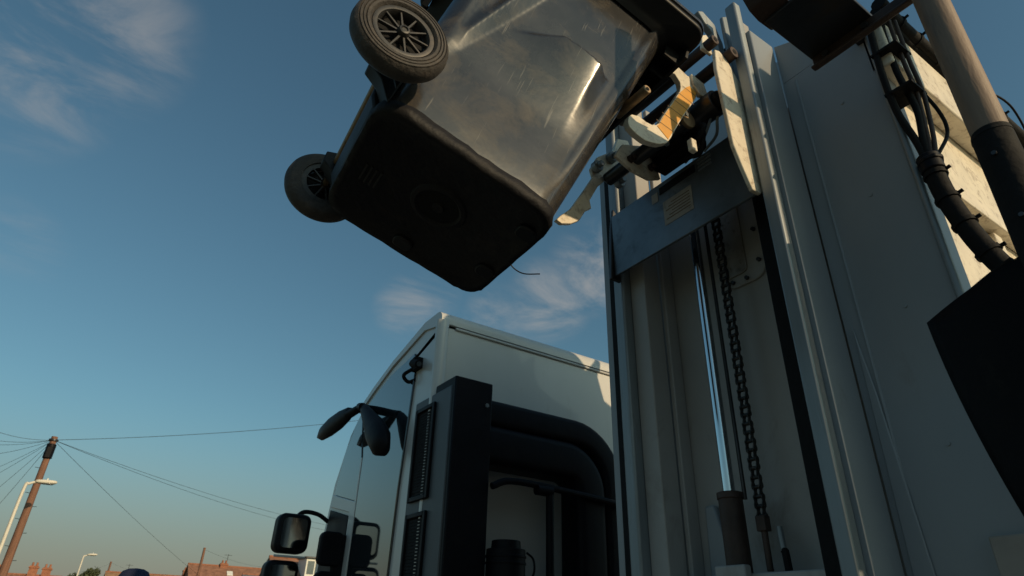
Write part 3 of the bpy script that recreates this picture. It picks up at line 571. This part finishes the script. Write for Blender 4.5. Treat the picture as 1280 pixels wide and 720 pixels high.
# --- overhead tray bracket
br = P2('tool_bracket', m_dsteel, (1.16, .40, 2.945), (1.385, .575, 2.957), tr, bev=.002)
bm = NB(); box(bm, (1.365, -.02, 2.90), (1.375, .572, 2.944)); box(bm, (1.345, -.02, 2.890), (1.364, .572, 2.899)); obj('angle_lip', bm, m_rusty, br, bev=.003)
bm = NB(); c1 = [(1.20, 2.958), (1.15, 2.955), (1.115, 2.97), (1.092, 3.005), (1.08, 3.06), (1.078, 3.10), (1.09, 3.14)]; c2 = [(x+.010, z+.004) for x, z in c1[::-1]]; prism(bm, c1+c2, 'Y', .50, .585)
obj('hook_strap', bm, m_rusty, br, bev=.002)
bm = NB(); box(bm, (1.34, .50, 2.958), (1.362, .53, 3.14)); box(bm, (1.3625, .50, 3.115), (1.605, .53, 3.14)); obj('bracket_stay', bm, m_dsteel, br, bev=.003)
for y in (.53, .42):
    bm = NB(); cyl(bm, (1.364, y, 2.922), (1.354, y, 2.922), .010, n=6); obj('bolt', bm, m_dsteel, br)
bm = NB(); box(bm, (1.13, .18, 2.925), (1.344, .29, 2.944)); obj('shovel_clip', bm, m_dsteel, br, bev=.003)
bm = NB(); box(bm, (1.42, .30, 3.20), (1.50, .36, 3.27)); box(bm, (1.50, .31, 3.22), (1.64, .35, 3.25)); obj('marker_lamp', bm, m_dsteel, pod, bev=.004)

# --- hose bundle down the rear corner and looms along the beam
def hose(name, pts, r, m=m_blackm, n=12, par=pod, rings_=0):
    bm = NB(); tube(bm, pts, r, n)
    if rings_:
        P = smooth_path(pts, 6)
        for i in range(2, len(P)-1, rings_):
            d = (P[i+1]-P[i-1]).normalized(); cyl(bm, P[i]-d*.006, P[i]+d*.006, r*1.18, n=12); 
            q = d.orthogonal().normalized(); cyl(bm, P[i], P[i]+Vector((0, -1, .2)).normalized()*(r+.014), .005, n=6)
    return obj(name, bm, m, par)
hx = 1.585
hose('hydraulic_hose', [(hx, .475, 3.16), (hx, .482, 3.10), (hx, .49, 2.95), (hx, .487, 2.80), (hx+.005, .47, 2.68), (hx, .462, 2.60)], .0095)
hose('hydraulic_hose', [(hx+.03, .445, 3.16), (hx+.03, .46, 3.12), (hx+.03, .462, 2.95), (hx+.03, .45, 2.80), (hx+.01, .455, 2.68), (hx, .455, 2.58)], .009)
hose('hydraulic_pipe', [(hx+.045, .44, 3.18), (hx+.045, .442, 3.0), (hx+.045, .44, 2.86), (hx+.02, .445, 2.7), (hx, .45, 2.6)], .006, m_rusty)
hose('hydraulic_pipe', [(hx+.06, .43, 3.16), (hx+.06, .432, 3.0), (hx+.06, .43, 2.86), (hx+.03, .435, 2.7), (hx, .44, 2.6)], .006, m_rusty)
hose('cable', [(hx+.055, .44, 2.90), (hx+.09, .42, 2.80), (hx+.09, .42, 2.72), (hx+.02, .44, 2.62)], .005)
for z in (3.02, 2.86):
    bm = NB(); box(bm, (hx-.01, .425, z), (hx+.075, .50, z+.008)); obj('cable_tie', bm, m_blackm, pod)
bm = NB(); cyl(bm, (hx, .455, 2.565), (hx, .458, 2.615), .028, n=16); cyl(bm, (hx, .455, 2.59), (hx, .456, 2.602), .032, n=8); obj('hose_coupling', bm, m_black, pod, bev=.003)
hose('hose_sleeve', [(hx, .456, 2.58), (hx, .452, 2.50), (hx, .44, 2.42), (hx, .42, 2.33), (hx+.01, .39, 2.24), (hx+.03, .34, 2.15), (hx+.06, .26, 2.08), (hx+.1, .14, 2.03), (hx+.15, .0, 2.0)], .024, rings_=6)
hose('cable_loom', [(1.60, .44, 3.220), (1.75, .445, 3.215), (2.0, .44, 3.210), (2.3, .445, 3.215), (2.7, .44, 3.210), (3.2, .44, 3.210), (3.8, .44, 3.210)], .022, rings_=3)
hose('cable_loom', [(1.60, .455, 3.200), (1.8, .46, 3.198), (2.2, .455, 3.200), (2.8, .455, 3.200), (3.8, .455, 3.200)], .016)
hose('cable', [(2.32, .44, 3.220), (2.40, .43, 3.310), (2.55, .42, 3.330), (2.66, .43, 3.270), (2.64, .44, 3.220)], .004)
bm = NB(); cyl(bm, (1.598, .497, .9), (1.598, .497, 3.17), .010, n=12); obj('edge_bead', bm, m_rail, pod)

# --- lower body, chassis and wheels (below the frame)
bm = NB(); box(bm, (1.75, -5.2, .75), (3.75, 4.3, .99)); obj('chassis', bm, m_black, tr, bev=.02)
bm = NB(); prism(bm, [(1.55, 1.0), (1.55, 1.62), (1.75, 1.75), (3.7, 1.75), (3.95, 1.62), (3.95, 1.0)], 'Y', -5.0, .30); obj('tipping_body', bm, m_pod, tr, bev=.02)
def truck_wheel(x0, x1, y):
    bm = NB(); lathe(bm, [(.28, x0), (.46, x0), (.50, x0+.03*(1 if x1 > x0 else -1)), (.50, x1-.03*(1 if x1 > x0 else -1)), (.46, x1), (.28, x1), (.28, x0)], (0, y, .5), 'X', 40); o = obj('wheel', bm, m_blackm, tr)
    bm = NB(); s = 1 if x1 > x0 else -1; lathe(bm, [(.279, x0+s*.005), (.25, x0+s*.03), (.15, x0+s*.06), (.12, x0-s*.01), (.001, x0-s*.01)], (0, y, .5), 'X', 32); obj('rim', bm, m_rail, o)
for y in (3.9, -1.6, -3.4): truck_wheel(1.58, 1.88, y); truck_wheel(3.92, 3.62, y)

# ------------------------------------------------------------------ shovel clipped upright on the bracket
sh = thing('shovel', 'upright shovel with a thick wooden handle, black sleeve and black blade, clipped beside the hoses', 'shovel', (1.18, .236, 1.27))
SX, SY = 1.18, .236
bm = NB(); tube(bm, [(SX, SY, 2.28), (SX, SY, 2.6), (SX-.001, SY, 3.0), (SX, SY, 3.34)], (.0295, .0285), 28); obj('handle', bm, m_wood, sh)
bm = NB(); tube(bm, [(SX, SY, 1.93), (SX, SY, 2.03), (SX, SY, 2.15), (SX, SY, 2.31)], (.035, .0315), 28); cyl(bm, (SX, SY, 2.302), (SX, SY, 2.314), .0325, .0305, n=28); sk_s = obj('socket', bm, m_blackm, sh)
for z in (2.25, 2.12):
    bm = NB(); cyl(bm, (SX-.030, SY, z), (SX-.037, SY, z), .004, n=12); obj('rivet', bm, m_dsteel, sk_s)
bm = NB(); ny, nv = 24, 20; V = []
for i in range(ny+1):
    row = []
    for j in range(nv+1):
        u = -1+2*i/ny; v = j/nv; hw = (.174-.06*v*v-.04*v)*1.18
        z = 2.068-.71*v-.047*abs(u)*(1-v)+.06*abs(u)**3*v
        row.append(bm.verts.new((SX+.045*u*u-.012-.06*v*(1-v), SY+u*hw, z)))
    V.append(row)
for i in range(ny):
    for j in range(nv): bm.faces.new((V[i][j], V[i+1][j], V[i+1][j+1], V[i][j+1]))
bl = obj('blade', bm, m_blade, sh, smooth=True); sm_ = bl.modifiers.new('s', 'SOLIDIFY'); sm_.thickness = .004
bm = NB()
for sg in (-1, 1): tube(bm, [(SX+.042, SY+sg*.203, 2.018), (SX+.02, SY+sg*.14, 2.036), (SX, SY+sg*.085, 2.050), (SX-.01, SY+sg*.04, 2.062)], .006, 8)
obj('rolled_tread', bm, m_blade, bl)

# ------------------------------------------------------------------ background
def polar(az, d, z=0): return Vector((d*math.sin(R(az)), d*math.cos(R(az)), z))
def hel(el, d): return CAMH+d*math.tan(R(el))
def pole(az, az0, d, el, r, label, group, steps=False, cap=False):
    p = polar(az, d); h = hel(el, d); t = thing('telegraph_pole', label, 'telegraph pole', p, group)
    bm = NB(); tube(bm, [(p.x, p.y, -.1), (p.x, p.y, h*.5), (p.x, p.y, h)], (r*1.25, r*.85), 16); obj('post', bm, m_tele, t)
    if steps:
        for i in range(9):
            z = h*.96-1.1-i*.55; s = 1 if i % 2 else -1
            bm = NB(); cyl(bm, (p.x, p.y, z), (p.x+s*.30, p.y-.05, z+.02), .012, n=8); obj('step', bm, m_dsteel, t)
        bm = NB(); cyl(bm, (p.x, p.y-.03, h-1.0), (p.x, p.y-.03, h-.35), r*1.25, n=16); box(bm, (p.x-.12, p.y-.25, h-1.0), (p.x+.10, p.y-.12, h-.5)); obj('terminal_box', bm, m_black, t, bev=.02)
        bm = NB(); cyl(bm, (p.x, p.y, h-.2), (p.x, p.y, h-.12), r*1.3, n=16); obj('ring_head', bm, m_dsteel, t)
    return Vector((p.x, p.y, h-.15))
T1 = pole(-2.5, 0, 36, 11.64, .15, 'tall brown telegraph pole with step irons behind the near street lamp', 'telegraph poles', True)
T2 = pole(3.55, 0, 112, 3.73, .14, 'small far telegraph pole standing in front of the leafy tree', 'telegraph poles')
T3 = pole(9.5, 0, 76, 5.1, .14, 'thin brown telegraph pole rising before the orange tiled roof', 'telegraph poles')
bm = NB(); cyl(bm, (T2.x-.6, T2.y, T2.z-.9), (T2.x+.6, T2.y, T2.z-.9), .05); 
bm.free()
def wire(p, q, sag, label, r=.011):
    p, q = Vector(p), Vector(q); pts = []
    for i in range(17):
        t = i/16; v = p.lerp(q, t); v.z -= 4*sag*t*(1-t); pts.append(v)
    bm = NB(); tube(bm, pts, r*.68, 6, smooth=False); tag(obj('overhead_wire', bm, m_wire), label, 'overhead wire', 'wires from the telegraph poles')
def far(az, el, d): return polar(az, d, hel(el, d))
wire(T1, far(24, 16.9, 34), .25, 'nearly level wire running right from the tall pole to behind the cab roof', .016)
wire(T1, far(19, 7.3, 58), .35, 'upper of the two long wires sloping down right from the tall pole', .013)
wire(T1, far(19, 6.9, 60), .45, 'lower of the two long wires sloping down right from the tall pole', .013)
wire(T1, far(10.5, 2.6, 80), .25, 'short steep wire dropping right from the tall pole to the far houses', .013)
for i, (az, el, d) in enumerate(((-8.7, 12.3, 34), (-8.7, 11.2, 38), (-8.7, 10.6, 42), (-8.7, 9.3, 40), (-8.7, 6.8, 44), (-8.7, 5.4, 48), (-8.0, 2.9, 40), (-6.5, 1.3, 40))):
    wire(T1, far(az, el, d), .35, ['topmost', 'second highest', 'third highest', 'fourth highest', 'fourth lowest', 'third lowest', 'second lowest', 'lowest and steepest'][i]+' wire fanning out left from the tall pole', .012)
wire(T2, far(7.5, 3.1, 90), .4, 'wire dipping right from the small far pole', .012); wire(T2, far(1.5, 2.9, 90), .3, 'wire dipping left from the small far pole', .012)
wire(T3, far(15.5, 4.0, 90), .5, 'wire sloping right from the thin pole over the tiled roof', .013)
def lamp(az, azh, d, el, label, nb=1):
    p = polar(az, d); h = hel(el, d); q = polar(azh, d); t = thing('street_lamp', label, 'street lamp', p, 'street lamps')
    dx = (q-p).normalized()
    bm = NB(); tube(bm, [(p.x, p.y, 0), (p.x, p.y, h*.5), (p.x, p.y, h-.45), (p.x+dx.x*.12, p.y, h-.15), (p.x+dx.x*.40, p.y+dx.y*.4, h-.02), (q.x, q.y, h)], (.075, .042), 14); obj('column', bm, m_lamp, t)
    o = blob('lamp_head', m_lamp, Vector((q.x, q.y, h))+dx*.32, (.40, .16, .085), rotz=math.atan2(dx.y, dx.x), roty=-.06, par=t, p=3)
    bm = NB(); v = Vector((q.x, q.y, h))+dx*.34; cyl(bm, v+Vector((0, 0, .06)), v+Vector((0, 0, .15)), .035, n=12); obj('photocell', bm, m_wframe, t)
    o = blob('lens', m_win, Vector((q.x, q.y, h-.075))+dx*.34, (.27, .11, .035), rotz=math.atan2(dx.y, dx.x), par=t)
lamp(-3.15, -2.55, 34, 8.55, 'pale street lamp in front of the tall telegraph pole')
lamp(1.75, 2.0, 72, 4.1, 'smaller distant pale street lamp left of the leafy tree')

def house(name_label, az, d, width, ridge, eave, depth, roofm, wallm, chims=(), win=True, group='houses beyond the road', yaw=0, rooflights=()):
    c_ = polar(az, d); t = thing('house', name_label, 'house', c_, group); t.rotation_euler = (0, 0, yaw); del t['base']
    w2, d2 = width/2, depth/2
    bm = NB(); prism(bm, [(-d2, 0), (-d2, eave), (0, ridge-.12), (d2, eave), (d2, 0)], 'X', -w2, w2); obj('wall', bm, wallm, t)
    bm = NB(); prism(bm, [(-d2-.35, eave-.15), (0, ridge), (d2+.35, eave-.15), (d2+.35, eave-.30), (0, ridge-.14), (-d2-.35, eave-.30)], 'X', -w2-.2, w2+.2); rf = obj('roof', bm, roofm, t)
    bm = NB(); cyl(bm, (-w2-.2, 0, ridge+.02), (w2+.2, 0, ridge+.02), .11, n=10); obj('ridge_tile', bm, m_brick, rf)
    for cx_, hh in chims:
        bm = NB(); box(bm, (cx_-.42, -.35, ridge-.7), (cx_+.42, .35, ridge+hh)); box(bm, (cx_-.50, -.43, ridge+hh-.22), (cx_+.50, .43, ridge+hh-.1)); ch = obj('chimney', bm, m_brick, rf)
        for k in (-.2, .2): bm = NB(); cyl(bm, (cx_+k, 0, ridge+hh), (cx_+k, 0, ridge+hh+.35), .12, .10, n=12); obj('chimney_pot', bm, m_brick, ch)
    for rx in rooflights:
        bm = NB(); k = (ridge-eave)/(d2); zz = ridge-.9; yy = -(ridge-zz)/k; prism(bm, [(yy-.35, zz-.35*k+.0), (yy-.35, zz-.35*k+.12), (yy+.3, zz+.3*k+.12), (yy+.3, zz+.3*k)], 'X', rx-.35, rx+.35); obj('roof_window', bm, m_wframe, rf)
    nwin = max(2, int(width//3))
    for i in range(nwin):
        x = -w2+width*(i+.5)/nwin
        for z in (1.0, 3.4):
            bm = NB(); box(bm, (x-.65, -d2-.05, z), (x+.65, -d2+.02, z+1.25)); wf = obj('window', bm, m_wframe, t, bev=.01)
            bm = NB(); box(bm, (x-.58, -d2-.06, z+.07), (x-.03, -d2-.045, z+1.18)); box(bm, (x+.03, -d2-.06, z+.07), (x+.58, -d2-.045, z+1.18)); obj('pane', bm, m_win, wf)
    bm = NB(); box(bm, (-w2+.4, -d2-.05, .05), (-w2+1.3, -d2+.02, 2.1)); obj('door', bm, m_navy, t)
    return t, rf
def aerial(rf, x, z, h=1.2):
    bm = NB(); cyl(bm, (x, 0, z), (x, 0, z+h), .03, n=8); cyl(bm, (x-.45, 0, z+h*.9), (x+.45, 0, z+h*.9), .02, n=6)
    for i in range(5): cyl(bm, (x-.4+i*.2, -.25, z+h*.9), (x-.4+i*.2, .25, z+h*.9), .012, n=5)
    obj('aerial', bm, m_wire, rf)
t, rf = house('house with orange brick roof end half hidden by the tall telegraph pole', -4.6, 84, 5.0, 5.9, 4.3, 7, m_roof, m_brick, [])
t, rf = house('orange house with two chimneys just right of the tall telegraph pole', -.9, 92, 5.4, 5.6, 4.0, 7, m_roof, m_brick, [(.0, .95), (1.25, .85)])
t, rf = house('long low tan roofed house between the leafy tree and the orange roof', 6.3, 112, 11.0, 7.45, 5.0, 8, m_rooft, m_render, [(4.6, .9)], rooflights=(2.2,)); aerial(rf, -3, 7.4)
t, rf = house('wide house with orange tiled roof behind the thin telegraph pole', 11.3, 95, 8.6, 7.95, 5.1, 8, m_roof, m_brick, [(-.3, .35)], rooflights=(.4,)); aerial(rf, .0, 8.2)
t, rf = house('grey slate roofed house right of the wide orange roof', 13.9, 86, 3.6, 6.6, 4.6, 6, mat('slate', (.12, .14, .18), .6, var=.2), m_render, []); aerial(rf, .6, 6.6, 1.4)
t, rf = house('brown house with a television aerial just left of the door mirrors', 14.9, 105, 4.5, 8.3, 5.5, 7, m_rooft, m_brick, [(1.0, .5)]); aerial(rf, -1, 8.3, 1.6)
t, rf = house('orange brick house with a white framed dormer window, seen between mirror and cab', 17.0, 62, 5.6, 6.6, 4.3, 7, m_roof, m_brick, [])
bm = NB(); box(bm, (-.75, -3.2, 4.7), (1.2, -1.0, 6.45)); dm = obj('dormer', bm, m_wframe, t, bev=.02)
bm = NB(); box(bm, (-.62, -3.215, 5.25), (-.05, -3.205, 6.25)); box(bm, (.05, -3.215, 5.25), (1.1, -3.205, 6.25)); obj('pane', bm, m_win, dm)
bm = NB(); box(bm, (-.9, -3.4, 6.45), (1.35, -1.0, 6.58)); obj('dormer_roof', bm, m_dsteel, dm, bev=.02)

# leafy tree
def tree(az, d, h, spread, label, seed):
    rnd = random.Random(seed); p = polar(az, d); t = thing('tree', label, 'tree', p, 'trees beyond the road')
    bm = NB(); tube(bm, [(p.x, p.y, 0), (p.x+.1, p.y, h*.35), (p.x, p.y, h*.75)], (.25, .07), 12)
    tips = []
    for i in range(12):
        a_ = rnd.uniform(0, 6.28); z0 = h*rnd.uniform(.3, .6); q = Vector((p.x+spread*.65*math.cos(a_), p.y+spread*.65*math.sin(a_), z0+h*rnd.uniform(.15, .33))); tips.append(q)
        tube(bm, [(p.x, p.y, z0), ((p.x+q.x)/2, (p.y+q.y)/2, (z0+q.z)/2+.1), q], (.07, .02), 6)
    obj('trunk', bm, m_bark, t); bm = NB()
    for q in tips+[Vector((p.x+rnd.uniform(-.5, .5)*spread, p.y+rnd.uniform(-.5, .5)*spread, h*rnd.uniform(.7, .93))) for _ in range(12)]:
        cr_ = rnd.uniform(.28, .42)*spread
        for _ in range(260):
            v = Vector((rnd.gauss(0, 1), rnd.gauss(0, 1), rnd.gauss(0, .8))).normalized()*cr_*rnd.random()**.4; c_ = q+v; s = rnd.uniform(.08, .16)
            n_ = Vector((rnd.gauss(0, 1), rnd.gauss(0, 1), rnd.gauss(0, 1))).normalized(); a_ = n_.orthogonal().normalized()*s; b_ = n_.cross(a_)*.6
            bm.faces.new([bm.verts.new(c_+a_), bm.verts.new(c_+b_), bm.verts.new(c_-a_), bm.verts.new(c_-b_)])
    obj('crown', bm, m_leaf, t)
tree(2.25, 100, hel(3.25, 100), 1.9, 'dark leafy tree left of the small far telegraph pole', 3)
tree(3.6, 104, hel(2.95, 104), 1.3, 'low leafy tree behind the small far telegraph pole', 5)
tree(6.6, 118, hel(3.15, 118), 1.2, 'small tree poking up behind the tan roofed house', 8)

# ------------------------------------------------------------------ crew: only the crowns of the caps reach the frame
def person(az, d, capz, face, label, tilt=0):
    p = polar(az, d); t = thing('person', label, 'person', p, 'crew standing by the truck', worldbuilt=False); t.rotation_euler = (0, 0, face)
    k = capz/1.86
    J = {'pel': ((0, 0, .98), .13), 'wst': ((0, 0, 1.12), .125), 'chs': ((0, .01, 1.34), .15), 'nk': ((0, 0, 1.53), .06), 'hd0': ((0, -.01, 1.62), .075), 'hd1': ((0, -.015, 1.72), .095), 'hd2': ((0, 0, 1.79), .07)}
    E_ = [('pel', 'wst'), ('wst', 'chs'), ('chs', 'nk'), ('nk', 'hd0'), ('hd0', 'hd1'), ('hd1', 'hd2')]
    for s, n_ in ((-1, 'l'), (1, 'r')):
        J.update({'hip'+n_: ((s*.10, 0, .90), .10), 'kn'+n_: ((s*.11, -.01, .50), .062), 'an'+n_: ((s*.12, .02, .09), .045), 'to'+n_: ((s*.13, -.15, .04), .04),
                  'sh'+n_: ((s*.19, 0, 1.45), .065), 'el'+n_: ((s*.26, .03, 1.17), .045), 'wr'+n_: ((s*.27, -.04, .93), .03), 'pm'+n_: ((s*.27, -.06, .86), .032)})
        E_ += [('pel', 'hip'+n_), ('hip'+n_, 'kn'+n_), ('kn'+n_, 'an'+n_), ('an'+n_, 'to'+n_), ('chs', 'sh'+n_), ('sh'+n_, 'el'+n_), ('el'+n_, 'wr'+n_), ('wr'+n_, 'pm'+n_)]
        for f_, (dy, ln) in enumerate(((-.035, .075), (-.013, .09), (.010, .085), (.032, .065))):
            J['fa%s%d' % (n_, f_)] = ((s*.27, -.065+dy, .82), .010); J['fb%s%d' % (n_, f_)] = ((s*.262, -.07+dy, .82-ln*.6), .009); J['fc%s%d' % (n_, f_)] = ((s*.245, -.072+dy, .82-ln), .008)
            E_ += [('pm'+n_, 'fa%s%d' % (n_, f_)), ('fa%s%d' % (n_, f_), 'fb%s%d' % (n_, f_)), ('fb%s%d' % (n_, f_), 'fc%s%d' % (n_, f_))]
        J['ta'+n_] = ((s*.255, -.10, .86), .011); J['tb'+n_] = ((s*.24, -.115, .82), .009); E_ += [('pm'+n_, 'ta'+n_), ('ta'+n_, 'tb'+n_)]
    keys = list(J); me = bpy.data.meshes.new('body'); me.from_pydata([tuple(v*k for v in J[q][0]) for q in keys], [(keys.index(x), keys.index(y)) for x, y in E_], [])
    o = bpy.data.objects.new('body', me); COL.objects.link(o); o.parent = t; me.materials.append(m_skin)
    sk_ = o.modifiers.new('skin', 'SKIN'); sv = me.skin_vertices[0].data
    for i, q in enumerate(keys): sv[i].radius = (J[q][1], J[q][1]); sv[i].use_root = (q == 'pel')
    sb = o.modifiers.new('sub', 'SUBSURF'); sb.levels = 1; sb.render_levels = 1; sk_.use_smooth_shade = True
    def lo_(name, prof, m, sy=.8):
        bm = NB()
        lathe(bm, [(r*k, z*k) for r, z in prof], (0, 0, 0), 'Z', 28)
        for v in bm.verts: v.co.y *= sy
        return obj(name, bm, m, t, smooth=True)
    lo_('hi_vis_vest', [(.19, .92), (.20, 1.1), (.215, 1.3), (.22, 1.42), (.16, 1.49), (.09, 1.52)], m_hiviz, .72)
    bm = NB()
    for s in (-1, 1): tube(bm, [(s*.10*k, 0, .98*k), (s*.11*k, -.01*k, .5*k), (s*.12*k, .02*k, .08*k)], (.125*k, .075*k), 16)
    obj('trousers', bm, m_navy, t, smooth=True)
    bm = NB(); lathe(bm, [(.108*k, 1.735*k), (.114*k, 1.76*k), (.108*k, 1.80*k), (.085*k, 1.84*k), (.05*k, 1.857*k), (.002, 1.862*k)], (0, 0, 0), 'Z', 32)
    vs = [bm.verts.new(Vector((math.sin(R(q))*.10*k, -.085*k-math.cos(R(q))*.10*k, (1.742-.012*abs(q)/70)*k))) for q in range(-70, 71, 14)]; bm.faces.new(vs)
    obj('cap', bm, m_navy, t, smooth=True)
    bm = NB(); tube(bm, [(0, -.098*k, 1.70*k), (0, -.118*k, 1.672*k), (0, -.10*k, 1.66*k)], .012*k, 10); obj('nose', bm, m_skin, t)
    for s in (-1, 1): bm = NB(); bmesh.ops.create_uvsphere(bm, u_segments=12, v_segments=8, radius=.012*k, matrix=Matrix.Translation((s*.032*k, -.088*k, 1.70*k))); obj('eye', bm, m_wframe, t)
person(5.3, 5.6, 1.5+5.6*math.tan(R(3.38)), R(200), 'person in a round navy cap standing well beyond the truck, only the cap showing')
person(9.9, 6.0, 1.5+6.0*math.tan(R(3.1)), R(150), 'person in a dark cap standing just left of the door mirrors, barely showing')
